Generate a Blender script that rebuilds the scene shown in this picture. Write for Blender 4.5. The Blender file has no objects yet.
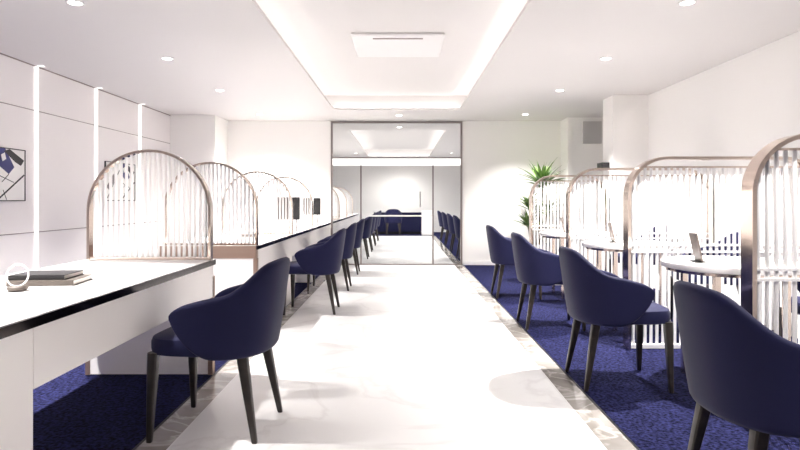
import bpy, bmesh, math, random
from mathutils import Vector, Matrix
random.seed(7)
PI = math.pi
sc = bpy.context.scene
COL = sc.collection
H = 1.10           # eye height
F = 600.0          # focal length in pixels of an 800 px wide frame

# ------------------------------------------------------------------ materials
def s2l(c):
    return tuple(((v/255)/12.92 if v/255 <= .04045 else ((v/255+.055)/1.055)**2.4) for v in c)

def mat(name, rgb, rough=.5, metal=0.0, spec=.5, sheen=0, noise=None, bump=None, trans=0, ior=1.45, coat=0):
    m = bpy.data.materials.new(name); m.use_nodes = True
    nt = m.node_tree; b = nt.nodes['Principled BSDF']
    c = s2l(rgb) + (1,)
    b.inputs['Base Color'].default_value = c
    b.inputs['Roughness'].default_value = rough
    b.inputs['Metallic'].default_value = metal
    b.inputs['Specular IOR Level'].default_value = spec
    b.inputs['IOR'].default_value = ior
    if trans: b.inputs['Transmission Weight'].default_value = trans
    if sheen:
        b.inputs['Sheen Weight'].default_value = sheen
        b.inputs['Sheen Roughness'].default_value = .4
    if coat: b.inputs['Coat Weight'].default_value = coat
    if noise or bump:
        tc = nt.nodes.new('ShaderNodeTexCoord')
    if noise:
        scale, rgb2, lo, hi = noise
        n = nt.nodes.new('ShaderNodeTexNoise'); n.inputs['Scale'].default_value = scale; n.inputs['Detail'].default_value = 5
        r = nt.nodes.new('ShaderNodeValToRGB')
        r.color_ramp.elements[0].position = lo; r.color_ramp.elements[0].color = c
        r.color_ramp.elements[1].position = hi; r.color_ramp.elements[1].color = s2l(rgb2) + (1,)
        nt.links.new(tc.outputs['Object'], n.inputs['Vector'])
        nt.links.new(n.outputs['Fac'], r.inputs['Fac'])
        nt.links.new(r.outputs['Color'], b.inputs['Base Color'])
    if bump:
        scale, st = bump
        n = nt.nodes.new('ShaderNodeTexNoise'); n.inputs['Scale'].default_value = scale
        bp = nt.nodes.new('ShaderNodeBump'); bp.inputs['Strength'].default_value = st; bp.inputs['Distance'].default_value = .004
        nt.links.new(tc.outputs['Object'], n.inputs['Vector'])
        nt.links.new(n.outputs['Fac'], bp.inputs['Height'])
        nt.links.new(bp.outputs['Normal'], b.inputs['Normal'])
    return m

def emis(name, rgb, strength):
    m = bpy.data.materials.new(name); m.use_nodes = True
    nt = m.node_tree; nt.nodes.clear()
    e = nt.nodes.new('ShaderNodeEmission'); o = nt.nodes.new('ShaderNodeOutputMaterial')
    e.inputs['Color'].default_value = s2l(rgb) + (1,); e.inputs['Strength'].default_value = strength
    nt.links.new(e.outputs[0], o.inputs[0])
    return m

def glass_mat(name, tint, refl):
    m = bpy.data.materials.new(name); m.use_nodes = True
    nt = m.node_tree; nt.nodes.clear()
    t = nt.nodes.new('ShaderNodeBsdfTransparent'); t.inputs['Color'].default_value = tint + (1,)
    g = nt.nodes.new('ShaderNodeBsdfGlossy'); g.inputs['Roughness'].default_value = .02
    lw = nt.nodes.new('ShaderNodeLayerWeight'); lw.inputs['Blend'].default_value = refl
    mx = nt.nodes.new('ShaderNodeMixShader'); o = nt.nodes.new('ShaderNodeOutputMaterial')
    nt.links.new(lw.outputs['Fresnel'], mx.inputs[0]); nt.links.new(t.outputs[0], mx.inputs[1])
    nt.links.new(g.outputs[0], mx.inputs[2]); nt.links.new(mx.outputs[0], o.inputs[0])
    return m

def vein_mat(name, base, vein, scale, width, rough, blotch=None):
    m = bpy.data.materials.new(name); m.use_nodes = True
    nt = m.node_tree; b = nt.nodes['Principled BSDF']; L = nt.links
    tc = nt.nodes.new('ShaderNodeTexCoord')
    n = nt.nodes.new('ShaderNodeTexNoise'); n.inputs['Scale'].default_value = scale; n.inputs['Detail'].default_value = 6
    n.inputs['Distortion'].default_value = 1.6
    sub = nt.nodes.new('ShaderNodeMath'); sub.operation = 'SUBTRACT'; sub.inputs[1].default_value = .5
    ab = nt.nodes.new('ShaderNodeMath'); ab.operation = 'ABSOLUTE'
    r = nt.nodes.new('ShaderNodeValToRGB')
    r.color_ramp.elements[0].position = 0; r.color_ramp.elements[0].color = s2l(vein) + (1,)
    r.color_ramp.elements[1].position = width; r.color_ramp.elements[1].color = s2l(base) + (1,)
    L.new(tc.outputs['Object'], n.inputs['Vector']); L.new(n.outputs['Fac'], sub.inputs[0]); L.new(sub.outputs[0], ab.inputs[0])
    L.new(ab.outputs[0], r.inputs['Fac'])
    out = r.outputs['Color']
    if blotch:
        n2 = nt.nodes.new('ShaderNodeTexNoise'); n2.inputs['Scale'].default_value = scale*.8; n2.inputs['Detail'].default_value = 4
        L.new(tc.outputs['Object'], n2.inputs['Vector'])
        r2 = nt.nodes.new('ShaderNodeValToRGB')
        r2.color_ramp.elements[0].position = .38; r2.color_ramp.elements[0].color = s2l(blotch) + (1,)
        r2.color_ramp.elements[1].position = .6; r2.color_ramp.elements[1].color = (1, 1, 1, 1)
        L.new(n2.outputs['Fac'], r2.inputs['Fac'])
        mx = nt.nodes.new('ShaderNodeMix'); mx.data_type = 'RGBA'; mx.blend_type = 'MULTIPLY'; mx.inputs[0].default_value = 1
        L.new(out, mx.inputs[6]); L.new(r2.outputs['Color'], mx.inputs[7]); out = mx.outputs[2]
    L.new(out, b.inputs['Base Color'])
    b.inputs['Roughness'].default_value = rough
    return m

M = {}
M['wall']    = mat('wall_paint', (249, 247, 244), .6)
M['panel']   = mat('wall_panel', (242, 237, 236), .45)
M['seam']    = mat('panel_seam', (150, 138, 136), .7)
M['ceiling'] = mat('ceiling_paint', (223, 219, 217), .7)
M['cove']    = emis('cove_strip', (255, 252, 250), 2.0)
M['strip']   = emis('wall_light_strip', (255, 252, 250), 1.5)
M['lens']    = emis('downlight_lens', (255, 253, 250), 14)
M['led']     = emis('beam_light', (255, 253, 250), .8)  # white door track has no lamp; its brightness is put in as emission
M['carpet']  = mat('carpet_blue', (12, 12, 28), .95, spec=.05, noise=(60, (46, 48, 90), .36, .66), bump=(220, .9))
M['marble']  = vein_mat('white_marble', (244, 243, 242), (234, 232, 231), .9, .03, .22)
M['border']  = vein_mat('grey_marble', (170, 165, 160), (216, 212, 208), 2.6, .05, .10, (206, 202, 197))
M['black']   = mat('black_metal', (22, 21, 24), .35, .3)
M['white']   = mat('white_lacquer', (245, 243, 242), .18)
M['apron']   = mat('desk_front', (248, 244, 242), .3)
M['edge']    = mat('dark_polished_edge', (52, 44, 44), .12, .9)
M['bronze']  = mat('polished_bronze', (214, 198, 187), .14, 1.0)
M['beam']    = mat('satin_bronze', (172, 148, 134), .35, .7)
M['rod']     = mat('white_rod', (252, 250, 249), .25)
M['navy']    = mat('navy_upholstery', (27, 28, 62), .7, spec=.2, sheen=.12, bump=(400, .15))
M['leg']     = mat('dark_wood_leg', (40, 35, 32), .35, noise=(18, (54, 47, 42), .4, .7))
M['glass']   = glass_mat('clear_glass', (.97, .98, .98), .12)
M['frame']   = mat('partition_frame', (140, 130, 128), .3, .6)
M['steel']   = mat('brushed_steel', (190, 188, 188), .25, .9)
M['dark']    = mat('dark_screen', (38, 36, 38), .15)
M['grey']    = mat('grey_panel', (112, 104, 102), .4)
M['palegrey']= mat('pale_grey_panel', (226, 220, 218), .3)
M['cassette']= mat('cassette_white', (240, 237, 236), .6)
M['taupe']   = mat('taupe_card', (100, 90, 84), .4)
M['cover']   = mat('charcoal_cover', (44, 42, 44), .5)
M['cover2']  = mat('grey_cover', (98, 90, 84), .5)
M['paper']   = mat('page_edges', (226, 221, 214), .7)
M['leaf']    = mat('palm_leaf', (76, 108, 56), .45, noise=(9, (146, 172, 104), .35, .7))
M['trunk']   = mat('palm_trunk', (120, 98, 76), .8)
M['soil']    = mat('soil', (54, 42, 34), .95)
M['ink']     = mat('art_black', (24, 22, 26), .5)
M['artnavy'] = mat('art_navy', (40, 42, 104), .5)
M['artpap']  = mat('art_paper', (246, 244, 240), .5)
M['artgrey'] = mat('art_grey', (120, 112, 112), .5)
M['softgrey']= mat('frosted_panel', (226, 223, 222), .3)

# ------------------------------------------------------------------ builders
def tag(o, label=None, cat=None, group=None, kind=None):
    if label: o['label'] = label
    if cat: o['category'] = cat
    if group: o['group'] = group
    if kind: o['kind'] = kind
    return o

def empty(name, loc=(0, 0, 0), rz=0.0, label=None, cat=None, group=None, kind=None):
    o = bpy.data.objects.new(name, None); COL.objects.link(o)
    o.location = loc; o.rotation_euler = (0, 0, rz); o.empty_display_size = .1
    return tag(o, label, cat, group, kind)

class MB:
    def __init__(s): s.bm = bmesh.new()
    def box(s, x0, x1, y0, y1, z0, z1, bev=0, mi=0, seg=2, rot=None):
        c = Vector(((x0+x1)/2, (y0+y1)/2, (z0+z1)/2))
        t = bmesh.new()
        bmesh.ops.create_cube(t, size=1, matrix=Matrix.Diagonal((abs(x1-x0), abs(y1-y0), abs(z1-z0), 1)))
        if bev: bmesh.ops.bevel(t, geom=t.edges[:], offset=bev, segments=seg, profile=.5, affect='EDGES')
        mt = Matrix.Translation(c) @ (rot if rot else Matrix.Identity(4))
        return s.merge(t, mt, mi)
    def merge(s, t, mt=Matrix.Identity(4), mi=0):
        vs = {}
        for v in t.verts: vs[v] = s.bm.verts.new(mt @ v.co)
        for f in t.faces:
            try:
                nf = s.bm.faces.new([vs[v] for v in f.verts]); nf.material_index = mi
            except ValueError: pass
        t.free(); return s
    def cyl(s, p0, p1, r0, r1=None, n=12, mi=0):
        r1 = r0 if r1 is None else r1
        p0, p1 = Vector(p0), Vector(p1); d = p1-p0
        t = bmesh.new()
        bmesh.ops.create_cone(t, cap_ends=True, segments=n, radius1=r0, radius2=r1, depth=d.length)
        q = Vector((0, 0, 1)).rotation_difference(d.normalized()).to_matrix().to_4x4()
        return s.merge(t, Matrix.Translation((p0+p1)/2) @ q, mi)
    def lathe(s, prof, n=32, c=(0, 0, 0), mi=0, cap=True):
        rings = []
        for r, z in prof:
            rings.append([s.bm.verts.new((c[0]+r*math.cos(2*PI*k/n), c[1]+r*math.sin(2*PI*k/n), c[2]+z)) for k in range(n)])
        for a, b in zip(rings, rings[1:]):
            for k in range(n):
                f = s.bm.faces.new((a[k], a[(k+1) % n], b[(k+1) % n], b[k])); f.material_index = mi
        if not cap: return s
        for ring, rev in ((rings[0], True), (rings[-1], False)):
            f = s.bm.faces.new(ring[::-1] if rev else ring); f.material_index = mi
        return s
    def torus(s, c, R, r, axis_rot, n=36, k=8, mi=0):
        g = []
        for i in range(n):
            a = 2*PI*i/n; row = []
            for j in range(k):
                b = 2*PI*j/k
                p = Vector(((R+r*math.cos(b))*math.cos(a), (R+r*math.cos(b))*math.sin(a), r*math.sin(b)))
                row.append(s.bm.verts.new(axis_rot @ p + Vector(c)))
            g.append(row)
        for i in range(n):
            for j in range(k):
                f = s.bm.faces.new((g[i][j], g[(i+1) % n][j], g[(i+1) % n][(j+1) % k], g[i][(j+1) % k])); f.material_index = mi
        return s
    def prism(s, pts, axis, a, b, mi=0):
        """extrude a closed 2-D outline; axis 'x': pts=(y,z); 'y': pts=(x,z); 'z': pts=(x,y)"""
        def P(p, t):
            return (t, p[0], p[1]) if axis == 'x' else ((p[0], t, p[1]) if axis == 'y' else (p[0], p[1], t))
        A = [s.bm.verts.new(P(p, a)) for p in pts]; B = [s.bm.verts.new(P(p, b)) for p in pts]
        n = len(pts)
        for k in range(n):
            f = s.bm.faces.new((A[k], A[(k+1) % n], B[(k+1) % n], B[k])); f.material_index = mi
        for q in (A[::-1], B):
            f = s.bm.faces.new(q); f.material_index = mi
        return s
    def build(s, name, m, parent=None, smooth=False, loc=None, bevel=0):
        bmesh.ops.recalc_face_normals(s.bm, faces=s.bm.faces[:])
        me = bpy.data.meshes.new(name); s.bm.to_mesh(me); s.bm.free()
        for x in (m if isinstance(m, (list, tuple)) else [m]): me.materials.append(x)
        if smooth:
            for p in me.polygons: p.use_smooth = True
        o = bpy.data.objects.new(name, me); COL.objects.link(o)
        if parent: o.parent = parent
        if loc: o.location = loc
        if smooth == 'auto':
            try:
                me.shade_smooth_by_angle(math.radians(35)) if hasattr(me, 'shade_smooth_by_angle') else me.set_sharp_from_angle(angle=math.radians(35))
            except Exception: pass
        if bevel:
            b = o.modifiers.new('bevel', 'BEVEL'); b.width = bevel; b.segments = 2; b.limit_method = 'ANGLE'
        return o

def children(o): return [c for c in bpy.data.objects if c.parent == o]
def copy_tree(o, parent=None):
    c = o.copy(); COL.objects.link(c)
    if parent: c.parent = parent
    for ch in children(o): copy_tree(ch, c)
    return c

def struct(name, mb, m, **k):
    return tag(mb.build(name, m, **k), kind='structure')

# ------------------------------------------------------------------ the room
CEIL = H + 1.337
XL, XR = -3.64, 3.15
GY = 10.15                      # the glazed partition
FARY = 20.6
REAR = -2.0
WXL, WXR = -1.02, .895          # white marble
BXL, BXR = -1.165, 1.035        # border strips

struct('floor', MB().box(XL-.3, 3.9, REAR-.1, FARY, -.08, -.004), M['carpet'])
struct('floor_walkway', MB().box(WXL, WXR, REAR, 18.3, -.02, .006), M['marble'])
struct('trim_1', MB().box(BXL, WXL-.008, REAR, 18.3, -.02, .006), M['border'])
struct('trim_2', MB().box(WXR+.008, BXR, REAR, 18.3, -.02, .006), M['border'])
struct('trim_3', MB().box(BXR, BXR+.012, REAR, 18.3, -.02, .008), M['black'])
struct('trim_4', MB().box(BXL-.012, BXL, REAR, 18.3, -.02, .008), M['black'])
struct('trim_5', MB().box(WXR, WXR+.008, REAR, 18.3, -.02, .007), M['white'])
struct('trim_6', MB().box(WXL-.008, WXL, REAR, 18.3, -.02, .007), M['white'])

# ceiling: a slab with a rounded opening per tray, and the raised tray above it
def rrect(x0, x1, y0, y1, r, n=8):
    pts = []
    for cx, cy, a0 in ((x1-r, y1-r, 0), (x0+r, y1-r, 90), (x0+r, y0+r, 180), (x1-r, y0+r, 270)):
        for k in range(n+1):
            a = math.radians(a0 + 90*k/n); pts.append((cx+r*math.cos(a), cy+r*math.sin(a)))
    return pts

def ceiling_with_hole(name, X0, X1, Y0, Y1, hole, z0, z1):
    bm = bmesh.new()
    x0, x1, y0, y1 = hole; pts = rrect(x0, x1, y0, y1, .14)
    mb = MB()
    N = len(pts)//4
    out = {0: (X1, Y1), 1: (X0, Y1), 2: (X0, Y0), 3: (X1, Y0)}
    for z in (z0, z1):
        hv = [mb.bm.verts.new((p[0], p[1], z)) for p in pts]
        ov = [mb.bm.verts.new((out[k][0], out[k][1], z)) for k in range(4)]
        for k in range(4):
            arc = hv[k*N:(k+1)*N]
            for a, b in zip(arc, arc[1:]): mb.bm.faces.new((ov[k], a, b))
            nxt = hv[((k+1) % 4)*N]
            mb.bm.faces.new((ov[k], arc[-1], nxt, ov[(k+1) % 4]))
        if z == z0: lo = hv
        else: hi = hv
    n = len(pts)
    for k in range(n): mb.bm.faces.new((lo[k], lo[(k+1) % n], hi[(k+1) % n], hi[k]))
    return struct(name, mb, M['ceiling'])

TL, TR = -1.0, .87
TRAY = CEIL + .24
ceiling_with_hole('ceiling', XL-.3, 3.9, REAR-.1, GY, (TL, TR, -1.0, 8.9), CEIL, CEIL+.03)
ceiling_with_hole('ceiling_far', XL-.3, 3.9, GY, FARY, (TL, TR, 11.46, 18.6), CEIL, CEIL+.03)

def tray(name, y0, y1, n):
    e = .16; z0 = CEIL+.03
    mb = MB()
    mb.box(TL-e-.02, TR+e+.02, y0-e-.02, y1+e+.02, TRAY, TRAY+.03)
    mb.box(TL-e-.02, TL-e, y0-e, y1+e, z0, TRAY); mb.box(TR+e, TR+e+.02, y0-e, y1+e, z0, TRAY)
    mb.box(TL-e, TR+e, y0-e-.02, y0-e, z0, TRAY); mb.box(TL-e, TR+e, y1+e, y1+e+.02, z0, TRAY)
    struct(name, mb, M['ceiling'])
    st = empty('cove_light_strip', ((TL+TR)/2, (y0+y1)/2, z0), 0,
               ('continuous warm white light strip hidden round the nearer ceiling tray' if n == 1 else
                'continuous white light strip round the ceiling tray beyond the glass partition'), 'light strip')
    w, l = (TR-TL)/2, (y1-y0)/2
    for (a, b, c, d) in ((-w-.13, -w-.06, -l-.1, l+.1), (w+.06, w+.13, -l-.1, l+.1), (-w, w, l+.06, l+.13), (-w, w, -l-.13, -l-.06)):
        MB().box(a, b, c, d, .001, .03).build('tube', M['cove'], st)
tray('ceiling_tray', -1.0, 8.9, 1)
tray('ceiling_tray_far', 11.46, 18.6, 2)

# walls
struct('wall_left', MB().box(XL-.12, XL, REAR, GY, 0, CEIL), M['panel'])
struct('wall_left_far', MB().box(XL-.12, XL, GY, FARY, 0, CEIL), M['wall'])
struct('wall_rear', MB().box(XL, XR, REAR-.1, REAR, 0, CEIL), M['wall'])
struct('wall_right', MB().box(XR, XR+.12, REAR, 7.64, 0, CEIL), M['wall'])
struct('wall_right_far', MB().box(XR, XR+.12, GY+.12, FARY, 0, CEIL), M['wall'])
struct('wall_column', MB().box(2.70, 3.75, 7.64, 8.02, 0, CEIL), M['wall'])
struct('wall_recess', MB().box(3.62, 3.75, 8.02, 9.72, 0, CEIL), M['wall'])
struct('wall_recess_back', MB().box(2.70, 3.75, 9.72, GY, 0, CEIL), M['wall'])
PXL, PXR = -1.185, 1.035
struct('wall_back', MB().box(XL, PXL, GY, GY+.12, 0, CEIL).box(PXR, 3.75, GY, GY+.12, 0, CEIL), M['wall'])
struct('wall_pilaster', MB().box(XL, -2.93, 9.45, GY, 0, CEIL), M['wall'])
struct('wall_far', MB().box(XL, XR, FARY, FARY+.12, 0, CEIL), M['wall'])
struct('baseboard_back', MB().box(PXR+.01, 2.69, GY-.014, GY-.001, 0, .06), M['white'])
# panel seams of the left wall
struct('trim_7', MB().box(XL-.002, XL+.003, REAR, 9.45, 1.985, 1.993), M['seam'])
struct('trim_8', MB().box(XL-.002, XL+.003, REAR, 9.45, .776, .784), M['seam'])
struct('trim_9', MB().box(XL-.002, XL+.008, REAR, 9.45, CEIL-.012, CEIL-.001), M['seam'])
# vertical light strips on the left wall
for i, (y, lb) in enumerate(((5.98, 'vertical white light strip on the left wall, right of the larger abstract picture'),
                             (7.15, 'vertical white light strip on the left wall, middle one of three'),
                             (8.35, 'vertical white light strip on the left wall, nearest the back corner'))):
    t = empty('wall_light_strip', (XL, y, 0), 0, lb, 'light strip', 'light strips on the panelled wall')
    MB().box(.001, .016, -.02, .02, .08, CEIL-.012).build('diffuser', M['strip'], t)
    MB().box(.02, .08, -.012, .012, CEIL-.006, CEIL-.001).build('ceiling_return', M['strip'], t)  # fading light spill on the ceiling, put in as a short emissive bar

# ------------------------------------------------------------------ glazed partition
pt = empty('window_1', (0, GY, 0), 0, kind='structure')
x0, x1 = PXL, PXR; zt = CEIL-.012
mx0, mx1 = -.677, .541
tb = 1.80                                                   # underside of the door track box
mb = MB()
mb.box(x0, x0+.03, -.03, .05, 0, zt); mb.box(x1-.03, x1, -.03, .05, 0, zt)
mb.box(x0+.03, x1-.03, -.03, .05, zt-.028, zt); mb.box(x0+.03, x1-.03, -.03, .05, tb, tb+.022)
mb.build('outer_frame', M['frame'], pt)
tag(MB().box(x0+.03, x1-.03, -.06, .08, tb-.115, tb-.001, bev=.006).build('lit_beam', M['led'], pt), 'bright white beam across the partition')
for x in (mx0, mx1): MB().box(x-.012, x+.012, -.02, .03, .022, tb-.116).build('mullion', M['frame'], pt)
MB().box(x0+.03, x1-.03, -.03, .04, .006, .022).build('threshold', M['frame'], pt)
MB().box(x0+.03, x1-.03, .004, .012, tb+.023, zt-.029).build('pane', M['glass'], pt)
MB().box(x0+.031, mx0-.013, .004, .012, .023, tb-.116).build('pane', M['glass'], pt)
MB().box(mx1+.013, x1-.031, .004, .012, .023, tb-.116).build('pane', M['glass'], pt)
dr = empty('door_1', ((mx0+mx1)/2, GY, 0), 0, kind='structure')
hw = (mx1-mx0)/2-.016
MB().box(-hw, hw, .004, .012, .03, tb-.12).build('pane', M['glass'], dr)
MB().box(-hw, hw, -.012, .003, .82, .845, bev=.004).build('rail', M['white'], dr)
hd = MB().cyl((.39, -.045, .98), (.39, -.045, 1.24), .011).cyl((.39, -.045, 1.02), (.39, .004, 1.02), .008).cyl((.39, -.045, 1.2), (.39, .004, 1.2), .008)
hd.build('handle', M['steel'], dr, smooth='auto')

# ------------------------------------------------------------------ chair
def make_chair(name, label, group):
    root = empty(name, (0, 0, 0), 0, label, 'chair', group)
    # footprint: back at -x, arms run forward (+x)
    half = []
    for k in range(25):
        a = (PI/2)*k/24; e = 2/2.5
        half.append(Vector((-.02-.265*math.cos(a)**e, .27*math.sin(a)**e)))
    for k in range(1, 9): half.append(Vector((-.02+.142*k/8, .27-.012*(k/8)**2)))
    S = [0.0]
    for a, b in zip(half, half[1:]): S.append(S[-1]+(b-a).length)
    T = S[-1]
    def sample(s):
        sg = 1 if s >= 0 else -1; s = min(abs(s), T)
        for i in range(len(S)-1):
            if S[i+1] >= s-1e-9: break
        f = (s-S[i])/max(1e-9, S[i+1]-S[i]); p = half[i].lerp(half[i+1], f); d = (half[i+1]-half[i]).normalized()
        nrm = Vector((-d.y, d.x))
        if s < .02: nrm = Vector((-1, 0))
        return Vector((p.x, sg*p.y)), Vector((nrm.x, sg*nrm.y))
    ss = lambda a, b, x: (lambda t: t*t*(3-2*t))(max(0, min(1, (x-a)/(b-a))))
    def ztop(s):
        z = .815 - .05*(s/.2)**2*.4
        z = z*(1-ss(.13, .37, s)) + .664*ss(.13, .37, s)
        return z - .045*ss(.34, T, s)
    def zbot(s):
        t_ = max(0, min(1, (s-(T-.20))/.20)); return .375 + .215*(.35*t_*t_+.65*(1-math.sqrt(1-t_*t_*.97)))
    bm = MB(); NU, NV = 60, 10; grid = []
    for i in range(NU+1):
        u = -1+2*i/NU; s = u*T
        # denser near the tips so that they come out round
        s = math.copysign(T*math.sin(abs(u)*PI/2)**.9, u) if u else 0
        a = abs(s); p, n = sample(s); zt_, zb_ = ztop(a), zbot(a)
        zc = .57; e = (T-a)/.09
        if e < 1:
            h = .02+.98*math.sqrt(max(0, 1-(1-e)**2)); zt_ = zc+(zt_-zc)*h
        row = []
        for j in range(NV+1):
            z = zb_+(zt_-zb_)*j/NV
            q = (z-.375)/.44
            o_ = .055*q**1.1 - .012*(1-q)**3
            row.append(bm.bm.verts.new((p.x+n.x*o_, p.y+n.y*o_*.55, z)))
        grid.append(row)
    for i in range(NU):
        for j in range(NV):
            bm.bm.faces.new((grid[i][j], grid[i+1][j], grid[i+1][j+1], grid[i][j+1]))
    o = bm.build('backrest', M['navy'], root, smooth=True)
    # make sure the solid grows inwards
    m = o.modifiers.new('thickness', 'SOLIDIFY'); m.thickness = .045
    me = o.data; c = me.polygons[(NU//2)*NV + NV//2]
    m.offset = -1 if c.normal.x < 0 else 1
    m2 = o.modifiers.new('round', 'SUBSURF'); m2.levels = 1; m2.render_levels = 1
    # seat cushion
    bm = MB(); n = 48; prof = [(.90, .385), (.985, .392), (1.0, .415), (1.0, .445), (.975, .463), (.90, .472), (.6, .478), (.2, .48)]
    rings = []
    for q, z in prof:
        ring = []
        for k in range(n):
            a = 2*PI*k/n; ex = 2/4.2
            cx, cy = math.cos(a), math.sin(a)
            ring.append(bm.bm.verts.new(((.018)+.252*q*math.copysign(abs(cx)**ex, cx), .243*q*math.copysign(abs(cy)**ex, cy)*(1-.06*(cx < 0)*abs(cx)), z)))
        rings.append(ring)
    for a, b in zip(rings, rings[1:]):
        for k in range(n): bm.bm.faces.new((a[k], a[(k+1) % n], b[(k+1) % n], b[k]))
    bm.bm.faces.new(rings[0][::-1]); bm.bm.faces.new(rings[-1])
    bm.build('seat', M['navy'], root, smooth='auto')
    # legs
    for (tx, ty, fx, fy, zt_) in ((.225, .205, .232, .232, .40), (.225, -.205, .232, -.232, .40), (-.175, .165, -.245, .20, .385), (-.175, -.165, -.245, -.20, .385)):
        bm = MB(); rings = []
        for q in (0, .03, .5, .85, 1):
            z = zt_*q; cx = fx+(tx-fx)*q; cy = fy+(ty-fy)*q; r = .0125+.0125*min(1, q*1.1)
            if q == 0: r = .0115
            ring = []
            for k in range(12):
                a = 2*PI*k/12; c, d = math.cos(a), math.sin(a)
                ring.append(bm.bm.verts.new((cx+r*math.copysign(abs(c)**.6, c), cy+r*math.copysign(abs(d)**.6, d), z)))
            rings.append(ring)
        for a, b in zip(rings, rings[1:]):
            for k in range(12): bm.bm.faces.new((a[k], a[(k+1) % 12], b[(k+1) % 12], b[k]))
        bm.bm.faces.new(rings[0][::-1]); bm.bm.faces.new(rings[-1])
        bm.build('leg', M['leg'], root, smooth='auto')
    return root

proto = None
def chair(x, y, rz, label, group):
    global proto
    if proto is None:
        proto = make_chair('armchair', label, group); o = proto
    else:
        o = copy_tree(proto); o['label'] = label; o['group'] = group
    o.location = (x, y, .006 if abs(x) < .95 else .0)
    o.rotation_euler = (0, 0, rz)
    return o
GL, GR, GS = 'navy armchairs along the left counters', 'navy armchairs on the blue carpet', 'navy armchairs between round tables and wall'
chair(-.885, 2.92, PI-math.radians(5), 'navy armchair with dark legs beside the near desk that holds the notebooks', GL)
chair(-.88, 5.93, PI, 'navy armchair at the long counter, first one behind the near desk', GL)
chair(-.88, 7.42, PI, 'navy armchair at the long counter, second one behind the near desk', GL)
chair(-.88, 9.0, PI, 'navy armchair at the long counter, last one before the glass partition', GL)
for y, q in ((11.3, 'first'), (12.85, 'second'), (14.5, 'third'), (16.2, 'fourth')):
    chair(-.86, y, PI, 'small navy armchair seen through the glass, left of the walkway, %s from the glass' % q, 'navy armchairs beyond the glass, left row')
chair(1.31, 2.06, 0, 'large navy armchair cut by the right picture edge, seen from behind on blue carpet', GR)
chair(1.31, 3.655, 0, 'navy armchair on blue carpet facing the nearest visible white round table', GR)
chair(1.31, 5.28, 0, 'navy armchair on blue carpet facing the middle white round table', GR)
chair(1.31, 6.86, 0, 'navy armchair on blue carpet closest to the palm and back wall', GR)
for y, q in ((11.4, 'first'), (12.95, 'second'), (14.6, 'third'), (16.3, 'fourth')):
    chair(1.32, y, 0, 'small navy armchair seen through the glass, right of the walkway, %s from the glass' % q, 'navy armchairs beyond the glass, right row')
for y, q in ((3.7, 'nearest visible'), (5.3, 'middle'), (6.9, 'farthest')):
    chair(2.72, y, PI, 'navy armchair by the wall behind the %s white round table' % q, GS)

# ------------------------------------------------------------------ arched screens
def arch_pts(w, h, r, inset, n=14):
    x0, x1, zt_ = inset, w-inset, h-inset; r = max(.02, r-inset)
    pts = [(x0, 0)]
    for k in range(n+1):
        a = PI - (PI/2)*k/n; pts.append((x0+r+r*math.cos(a), zt_-r+r*math.sin(a)))
    for k in range(n+1):
        a = PI/2 - (PI/2)*k/n; pts.append((x1-r+r*math.cos(a), zt_-r+r*math.sin(a)))
    pts.append((x1, 0)); return pts
def arch_z(w, h, r, inset, x):
    x0, x1, zt_ = inset, w-inset, h-inset; r = r-inset
    if x < x0+r: return zt_-r+math.sqrt(max(0, r*r-(x0+r-x)**2))
    if x > x1-r: return zt_-r+math.sqrt(max(0, r*r-(x-x1+r)**2))
    return zt_
def arch_frame(w, h, r, th, dep):
    mb = MB(); A = arch_pts(w, h, r, 0); B = arch_pts(w, h, r, th)
    v = [[mb.bm.verts.new((p[0], y, p[1])) for p in P] for P, y in ((A, -dep/2), (A, dep/2), (B, dep/2), (B, -dep/2))]
    n = len(A)
    for k in range(n-1):
        for a, b in ((0, 1), (1, 2), (2, 3), (3, 0)):
            mb.bm.faces.new((v[a][k], v[a][k+1], v[b][k+1], v[b][k]))
    for k in (0, n-1): mb.bm.faces.new([v[a][k] for a in range(4)])
    return mb

def desk_arch(loc, label, group):
    w, h, r = .772, .69, .385
    t = empty('arched_screen', loc, 0, label, 'screen', group)
    arch_frame(w, h, r, .016, .05).build('frame', M['bronze'], t, smooth='auto')
    MB().box(.017, w-.017, -.02, .02, .001, .018).build('base_rail', M['bronze'], t)
    n = 22
    for k in range(n):
        x = .04+(w-.08)*k/(n-1)
        zt_ = arch_z(w, h, r, .017, x)
        MB().cyl((x, 0, .018), (x, 0, zt_), .0095, n=10).build('rod', M['rod'], t, smooth='auto')
    return t
DZ = .724; DX0, DX1 = -1.985, -1.184
AX = DX0+.027
AG = 'small arched screens on the left counters'
a0 = desk_arch((AX, 3.76, DZ+.001), 'largest arched screen, at the far end of the near desk with the notebooks', AG)
for y, lb in ((4.97, 'arched screen at the near end of the long counter'), (6.57, 'arched screen second along the long counter, in front of the first dark monitor'),
              (8.1, 'arched screen third along the long counter, closest to the glass partition'),
              (11.6, 'arched screen seen through the glass on the counter beyond, first from the glass'),
              (13.2, 'arched screen seen through the glass on the counter beyond, second from the glass'),
              (14.8, 'arched screen seen through the glass on the counter beyond, farthest from the glass')):
    c = copy_tree(a0); c.location = (AX, y, DZ+.001); c['label'] = lb

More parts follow.
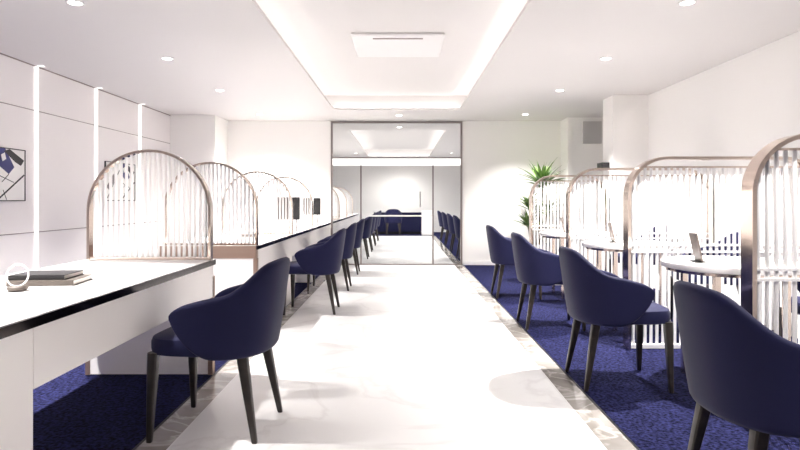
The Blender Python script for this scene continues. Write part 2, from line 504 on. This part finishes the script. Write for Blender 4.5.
def floor_arch(y, wid, label):
    h, r = 1.42, .29
    t = empty('rod_partition', (1.67, y, 0), 0, label, 'partition', 'floor standing arched partitions of white rods')
    arch_frame(wid, h, r, .022, .10).build('frame', M['bronze'], t, smooth='auto')
    MB().box(.023, wid-.023, -.02, .02, .001, .03).build('bottom_rail', M['white'], t)
    zr = h-.075
    xr = .022+(r-.022)-math.sqrt(max(0, (r-.022)**2-(r-.075)**2))+.004
    MB().box(xr, wid-xr, -.012, .012, zr-.006, zr+.006).build('top_rail', M['bronze'], t)
    for z in (.765, .715): MB().box(.023, wid-.023, -.014, .014, z-.007, z+.007).build('middle_rail', M['rod'], t)
    n = int((wid-.08)/.043)
    for k in range(n):
        x = .055+(wid-.11)*k/(n-1)
        zt_ = min(zr-.006, arch_z(wid, h, r, .026, x))
        MB().cyl((x, 0, .03), (x, 0, zt_), .011, n=10).build('rod', M['rod'], t, smooth='auto')
    return t
floor_arch(2.90, 1.44, 'tall arched bronze partition of white rods cut by the right picture edge')
floor_arch(4.46, 1.44, 'tall arched bronze partition of white rods behind the nearest visible round table')
floor_arch(6.03, 1.44, 'tall arched bronze partition of white rods behind the middle round table, by the column')
floor_arch(7.77, .99, 'tall arched bronze partition of white rods in front of the palm')

# ------------------------------------------------------------------ left desks
def end_panel(parent, y0, y1, w=.80, inner=True):
    """bronze framed white end panel, local x from -w to 0"""
    MB().box(-w+.03, -.03, y0+.004, y1-.004, .004, DZ-.105).build('end_panel', M['apron'], parent)
    MB().box(-.03, 0, y0, y1, .001, DZ-.105).build('end_post', M['beam'], parent)
    MB().box(-w, -w+.03, y0, y1, .001, DZ-.105).build('end_post', M['beam'], parent)
W = DX1-DX0
d = empty('reception_desk', (DX1, 1.3, 0), 0, 'white desk with dark polished edge nearest the camera, notebooks on top', 'desk')
LN = 2.52
MB().box(-W, -.006, 0, LN, DZ-.028, DZ, bev=.002).build('worktop', M['white'], d)
tag(MB().box(-.0055, .006, 0, LN, DZ-.034, DZ-.001).box(-W, -.006, LN+.0005, LN+.006, DZ-.034, DZ-.001).build('edge_band', M['edge'], d), 'dark polished edge band')
MB().box(-.03, 0, .635, LN-.03, .49, DZ-.035).build('apron', M['apron'], d)
MB().box(-W+.01, -.0, .05, .63, .001, DZ-.035).build('side_cabinet', M['apron'], d)
MB().box(-W+.005, -.031, LN-.05, LN, DZ-.104, DZ-.036).build('end_beam', M['beam'], d)
end_panel(d, LN-.05, LN, W)

def long_counter(y0, y1, label, solid):
    d = empty('service_counter', (DX1, y0, 0), 0, label, 'counter')
    L_ = y1-y0
    MB().box(-W, -.006, 0, L_, DZ-.026, DZ, bev=.002).build('worktop', M['white'], d)
    tag(MB().box(-.0055, .006, 0, L_, DZ-.032, DZ-.001).build('edge_band', M['edge'], d), 'dark polished edge band')
    tag(MB().box(-W, -.006, -.006, -.0005, DZ-.075, DZ-.001).box(-W, -.006, 0, .05, DZ-.104, DZ-.027).build('end_beam', M['beam'], d), 'bronze beam across the end')
    end_panel(d, 0, .05, W)
    MB().box(-.03, 0, .051, L_, .49, DZ-.033).build('apron', M['apron'], d)
    for a, b in solid:
        MB().box(-W+.05, -.002, a-y0, b-y0, .003, .489).build('front_panel', M['apron'], d)
    return d
long_counter(4.93, 10.08, 'long white counter with dark edge running to the glass partition', ((4.99, 6.52), (7.98, 8.2), (9.6, 9.85)))
long_counter(10.4, 16.9, 'long white counter with dark edge seen beyond the glass', ((10.5, 10.8), (12.2, 12.4), (13.8, 14.0), (15.4, 15.6), (16.6, 16.85)))

# things on the near desk
def notebook(loc, rz, w, l, h, cov, label):
    t = empty('notebook', loc, rz, label, 'notebook', 'notebooks on the near desk')
    MB().box(-w/2, w/2, -l/2, l/2, 0, .003).box(-w/2, w/2, -l/2, l/2, h-.003, h).box(-w/2, -w/2+.003, -l/2, l/2, .003, h-.003).build('cover', cov, t)
    MB().box(-w/2+.004, w/2-.004, -l/2+.004, l/2-.004, .0032, h-.0032).build('pages', M['paper'], t)
notebook((-1.585, 2.72, DZ+.001), math.radians(97), .22, .275, .024, M['cover2'], 'thick grey notebook lying at the bottom of the small stack on the near desk')
notebook((-1.605, 2.725, DZ+.0255), math.radians(95), .20, .235, .021, M['cover'], 'charcoal notebook lying on top of the grey one on the near desk')
t = empty('desk_ornament', (-1.585, 2.48, DZ+.001), 0, 'white ring on a grey pebble foot in front of the notebooks', 'ornament')
rot = Matrix.Rotation(math.radians(80), 3, 'X')
MB().torus((0, 0, .064), .045, .0035, rot).build('ring', M['white'], t, smooth=True)
MB().lathe([(.005, 0), (.034, .003), (.04, .012), (.033, .019), (.005, .022)]).build('foot', M['cover2'], t, smooth=True)
t.location.z = DZ+.001

# monitors on the long counter
def monitor(loc, rz, w, h, lift, m, name, label, group):
    t = empty(name, loc, rz, label, 'monitor', group)
    MB().box(-w/2, w/2, -.011, .011, lift, lift+h, bev=.004).build('screen', m, t)
    MB().cyl((0, .012, .01), (0, .012, lift+.02), .009).build('neck', M['steel'], t, smooth='auto')
    MB().lathe([(.06, 0), (.06, .005), (.02, .01), (.01, .011)], c=(0, .012, 0)).build('foot', M['steel'], t, smooth='auto')
MG = 'monitors on the long counter'
monitor((-1.28, 7.3, DZ+.001), math.radians(-12), .10, .275, .135, M['dark'], 'monitor', 'narrow dark upright screen just behind the second arch of the long counter', MG)
monitor((-1.445, 7.3, DZ+.001), math.radians(8), .15, .275, .135, M['grey'], 'monitor', 'pale grey screen seen through the second arch of the long counter', MG)
monitor((-1.245, 8.9, DZ+.001), math.radians(-12), .11, .25, .155, M['dark'], 'monitor', 'narrow dark upright screen just behind the third arch, next to the glass partition', MG)
monitor((-1.395, 8.9, DZ+.001), math.radians(8), .12, .25, .155, M['grey'], 'monitor', 'pale grey screen seen through the third arch of the long counter', MG)
t = empty('desk_tray', (-1.56, 6.1, DZ+.001), 0, 'small dark desk tray on the long counter between the first two arches', 'tray')
MB().box(-.07, .07, -.05, .05, 0, .006).box(-.07, -.064, -.05, .05, .006, .03).box(.064, .07, -.05, .05, .006, .03).box(-.064, .064, -.05, -.044, .006, .03).box(-.064, .064, .044, .05, .006, .03).build('tray_body', M['taupe'], t)
MB().box(-.05, .05, -.03, .03, .007, .038, bev=.003).build('card_stack', M['paper'], t)

# ------------------------------------------------------------------ pictures on the left wall
def picture(y0, y1, z0, z1, label):
    t = empty('wall_picture', (XL, (y0+y1)/2, (z0+z1)/2), 0, label, 'picture', 'abstract pictures on the panelled wall')
    a, b = (y1-y0)/2, (z1-z0)/2; f = .008
    mb = MB()
    mb.box(.001, .018, -a, a, b-f, b); mb.box(.001, .018, -a, a, -b, -b+f)
    mb.box(.001, .018, -a, -a+f, -b+f, b-f); mb.box(.001, .018, a-f, a, -b+f, b-f)
    mb.build('picture_frame', M['ink'], t)
    mb = MB(); mb.box(.001, .012, -a+f, a-f, -b+f, b-f, mi=0)
    def poly(pts, mi, lift):
        v = [mb.bm.verts.new((.0125+lift, p[0]*(a-f), p[1]*(b-f))) for p in pts]
        fc = mb.bm.faces.new(v); fc.material_index = mi
    def line(p, q, w, mi, lift):
        p, q = Vector(p), Vector(q); dd = (q-p).normalized(); nn = Vector((-dd.y, dd.x))*w
        poly([p+nn, q+nn, q-nn, p-nn], mi, lift)
    poly([(-.1, 1), (.30, 1), (.62, .30), (.42, .02), (.05, .35)], 2, .0004)
    poly([(.25, .9), (.45, 1), (.98, .6), (.86, .38), (.66, .5)], 1, .0006)
    poly([(.52, .98), (.66, 1), (.95, .75), (.9, .66)], 0, .0008)
    poly([(.15, .75), (.28, .85), (.33, .6), (.2, .5)], 0, .0008)
    poly([(-.95, -.3), (-.5, .4), (-.3, .25), (-.75, -.5)], 3, .0004)
    line((.02, -1), (.98, .02), .028, 1, .001); line((.02, -.02), (.60, -.30), .014, 1, .001)
    line((.22, -.60), (.34, -.98), .012, 1, .001); line((-.9, -.9), (.05, .9), .02, 1, .001)
    line((.42, .02), (.18, -.3), .014, 1, .001)
    mb.build('print', [M['artpap'], M['ink'], M['artnavy'], M['artgrey']], t)
picture(4.97, 5.79, 1.09, 1.58, 'abstract black, navy and white picture cut by the left picture edge')
picture(7.36, 8.18, 1.09, 1.58, 'abstract black and white picture on the wall behind the near arched screen')

# ------------------------------------------------------------------ right side
def round_table(y, label):
    t = empty('round_table', (2.0, y, 0), 0, label, 'table', 'white round tables on the blue carpet')
    MB().lathe([(.385, .690), (.398, .694), (.40, .70), (.40, .722), (.397, .727), (.39, .729)], n=64).build('tabletop', M['white'], t, smooth='auto')
    tag(MB().lathe([(.36, .672), (.37, .672), (.37, .6895), (.36, .6895), (.36, .672)], n=64, cap=False).build('underframe', M['bronze'], t, smooth='auto'), 'bronze underframe')
    for a in (45, 135, 225, 315):
        x, yy = .28*math.cos(math.radians(a)), .28*math.sin(math.radians(a))
        MB().box(x-.016, x+.016, yy-.016, yy+.016, .001, .671).build('leg', M['bronze'], t)
def menu_card(x, y, rz, label):
    t = empty('menu_stand', (x, y, .7305), rz, label, 'menu stand', 'menu stands on the round tables')
    R = Matrix.Rotation(math.radians(-12), 4, 'Y')
    MB().box(-.005, .005, -.06, .06, -.085, .085, rot=R).build('card', M['taupe'], t, loc=(0, 0, .088))
    MB().box(-.02, .045, -.05, .05, 0, .006).build('foot', M['cover'], t)
RT = (('nearest visible white round table, in front of the second rod partition', 3.62), ('middle white round table, in front of the rod partition by the column', 5.25),
      ('farthest white round table, in front of the rod partition beside the palm', 6.9))
for lb, y in RT: round_table(y, lb)
menu_card(1.77, 3.6, math.radians(-8), 'taupe menu stand on the nearest visible round table')
menu_card(1.84, 5.25, math.radians(-8), 'taupe menu stand on the middle round table')
menu_card(1.86, 6.9, math.radians(-8), 'taupe menu stand on the farthest round table')

t = empty('control_panel', (2.70, 7.86, 1.545), 0, 'black panel on the side of the white column above the partitions', 'control panel')
MB().box(-.10, -.001, -.10, .10, -.042, .042, bev=.004).build('housing', M['dark'], t)
MB().box(-.102, -.1005, -.085, .085, -.032, .032).build('display', M['black'], t)

t = empty('glass_panel', (3.08, 9.72, 2.19), 0, 'small grey glass panel high on the recess wall beside the column', 'glass panel')
MB().box(-.14, .16, -.02, -.001, -.18, .18).build('backing', M['palegrey'], t)
MB().box(-.14, .16, -.028, -.021, -.18, .18).build('pane', M['glass'], t)

# palm in the corner
t = empty('potted_palm', (2.14, 9.6, 0), 0, 'tall green palm in a white pot in the back right corner', 'plant')
MB().lathe([(.13, 0), (.17, .02), (.2, .36), (.205, .4), (.185, .4), (.18, .36)], n=40).build('pot', M['white'], t, smooth='auto')
MB().lathe([(.178, .345), (.178, .362)], n=32).build('soil', M['soil'], t)
heads = [((.12, 0, 1.33), .50, 42), ((-.09, -.02, 1.0), .33, 22), ((-.08, .06, .68), .36, 22), ((.2, .05, .9), .3, 18)]
mb = MB(); stems = MB()
for (hx, hy, hz), ln, n in heads:
    stems.cyl((hx*.3, hy*.3, .355), (hx*.8, hy*.8, hz*.6+.1), .022, .018); stems.cyl((hx*.8, hy*.8, hz*.6+.1), (hx, hy, hz), .018, .016)
    for k in range(n):
        az = k*2.39996; el = math.radians(80-68*((k+.5)/n)**.9+random.uniform(-6, 6)); L_ = ln*random.uniform(.8, 1.1)
        dirh = Vector((math.cos(az), math.sin(az), 0)); side = Vector((-math.sin(az), math.cos(az), 0))
        prev = None; p = Vector((hx, hy, hz+random.uniform(-.06, .03))); NN = 7
        for i in range(NN+1):
            q = i/NN; w = .030*(math.sin(PI*min(1, q*1.02+.12))**.7 if q < .98 else .02)
            e2 = el-math.radians(38)*q*q*(1-el/PI)
            up = (-dirh*math.sin(e2)+Vector((0, 0, 1))*math.cos(e2))
            ring = [mb.bm.verts.new(p+side*w+up*w*.35), mb.bm.verts.new(p), mb.bm.verts.new(p-side*w+up*w*.35), mb.bm.verts.new(p-up*.002)]
            if prev:
                for a in range(4): mb.bm.faces.new((prev[a], prev[(a+1) % 4], ring[(a+1) % 4], ring[a]))
            prev = ring
            p = p+(dirh*math.cos(e2)+Vector((0, 0, 1))*math.sin(e2))*L_/NN
stems.build('trunk', M['trunk'], t, smooth='auto')
mb.build('foliage', M['leaf'], t, smooth='auto')

# ------------------------------------------------------------------ beyond the glass
t = empty('reception_counter', (-.1, 19.4, 0), 0, 'navy fronted reception counter with a white top beyond the glass', 'counter')
MB().box(-.78, .78, 0, .5, .08, .70).build('front', M['navy'], t)
MB().box(-.82, .82, -.04, .55, .701, .735).build('worktop', M['white'], t)
MB().box(-.74, .74, .04, .48, .001, .079).build('plinth', M['black'], t)
chair(-.24, 18.75, PI/2, 'dark armchair in front of the navy reception counter beyond the glass', 'navy armchair at the far counter')
t = empty('room_divider', (.80, 18.6, 0), 0, 'white low panel at the end of the walkway beyond the glass', 'divider')
MB().box(-.16, .17, -.03, .03, .02, .78, bev=.006).build('panel', M['softgrey'], t)
MB().box(-.16, .17, -.08, .08, 0, .019).build('foot', M['steel'], t)

# ------------------------------------------------------------------ air conditioning cassette in the tray
t = empty('air_conditioner', (-.03, 6.08, TRAY), 0, 'white ceiling air conditioning cassette in the middle of the lit tray', 'air conditioner')
t.location.z = TRAY
MB().box(-.445, .445, -.43, .43, -.03, -.001, bev=.012).build('panel', M['cassette'], t)
tag(MB().box(-.24, .24, -.35, -.315, -.034, -.0305).build('air_slot', M['seam'], t), 'grey air outlet slot')

# ------------------------------------------------------------------ downlights
def spot(x, y, power, label, group, cone=105, blend=.9, z=CEIL):
    t = empty('downlight', (x, y, z), 0, label, 'downlight', group)
    MB().lathe([(.044, -.001), (.058, -.001), (.058, -.008), (.046, -.010), (.044, -.004)], n=28, cap=False).build('trim_ring', M['white'], t, smooth='auto')
    MB().lathe([(.043, -.001), (.043, -.005)], n=24).build('lens', M['lens'], t)
    l = bpy.data.lights.new('downlight_lamp', 'SPOT'); l.energy = power; l.spot_size = math.radians(cone); l.spot_blend = blend
    l.shadow_soft_size = .03; l.color = (1, .97, .94)
    o = bpy.data.objects.new('downlight_lamp', l); COL.objects.link(o); o.parent = t; o.location = (0, 0, -.02)
P = 330
ordn = ['above the near end of the room, out of view', 'second row, out of view', 'third from the camera end', 'fourth', 'fifth', 'nearest the back wall']
for k, y in enumerate((.85, 2.45, 4.05, 5.65, 7.29, 9.33)):
    wl = ('over the near end of the desk', 'out of sight over the notebooks', 'over the passage after the near desk', 'over the long counter, largest one fully in view', 'over the long counter, middle of it', 'by the back wall, smallest')[k]
    wr = ('over the near end of the room', 'out of sight over the nearest armchair', 'before the nearest partition, at the top picture edge', 'over the middle round table', 'over the farthest round table', 'in front of the palm, smallest')[k]
    spot(-2.2, y, P, 'round downlight left of the bright tray, '+wl, 'downlights left of the tray', cone=92 if y < 9 else 115, blend=.8)
    spot(1.93, y, P*(.4 if y < 3 else .55 if y > 9 else 1.2), 'round downlight right of the bright tray, '+wr, 'downlights right of the tray')
spot(-.03, 9.43, 40, 'round downlight between the tray and the glass partition', 'downlights over the walkway')
spot(-.03, 10.98, 40, 'round downlight seen through the upper glass pane just beyond it', 'downlights over the walkway')
for y in (12.5, 15.0):
    for x in (-2.2, 1.93): spot(x, y, 190, 'round downlight of the far room on the %s side, %s from the glass' % ('left' if x < 0 else 'right', 'first' if y < 13 else 'second'), 'downlights of the far room', cone=160, blend=1)
for x in (-1.28, 1.44): spot(x, 17.07, 210, 'tiny downlight seen through the upper glass pane, %s of the far tray' % ('left' if x < 0 else 'right'), 'downlights of the far room', cone=160, blend=1)
spot(0, 19.5, 110, 'round downlight over the navy reception counter beyond the glass', 'downlights of the far room', cone=155, blend=1)

# ------------------------------------------------------------------ world, camera, view
w = bpy.data.worlds.new('world'); sc.world = w; w.use_nodes = True
w.node_tree.nodes['Background'].inputs[0].default_value = (1, .98, .97, 1)
w.node_tree.nodes['Background'].inputs[1].default_value = .3
cam = bpy.data.cameras.new('camera'); co = bpy.data.objects.new('camera', cam); COL.objects.link(co)
co.location = (0, 0, H); co.rotation_euler = (PI/2, 0, 0)
cam.sensor_width = 36; cam.lens = F/800*36; cam.clip_start = .05; cam.clip_end = 100
cam.shift_x = -1/800; cam.shift_y = -25/800
sc.camera = co
sc.view_settings.view_transform = 'Standard'; sc.view_settings.look = 'None'
sc.view_settings.gamma = 1; sc.view_settings.use_curve_mapping = False
sc.view_settings.exposure = 0.83
sc.cycles.max_bounces = 14; sc.cycles.diffuse_bounces = 8; sc.cycles.glossy_bounces = 4; sc.cycles.transparent_max_bounces = 16
sc.cycles.sample_clamp_indirect = 6; sc.cycles.caustics_reflective = False; sc.cycles.caustics_refractive = False
sc.cycles.use_denoising = True
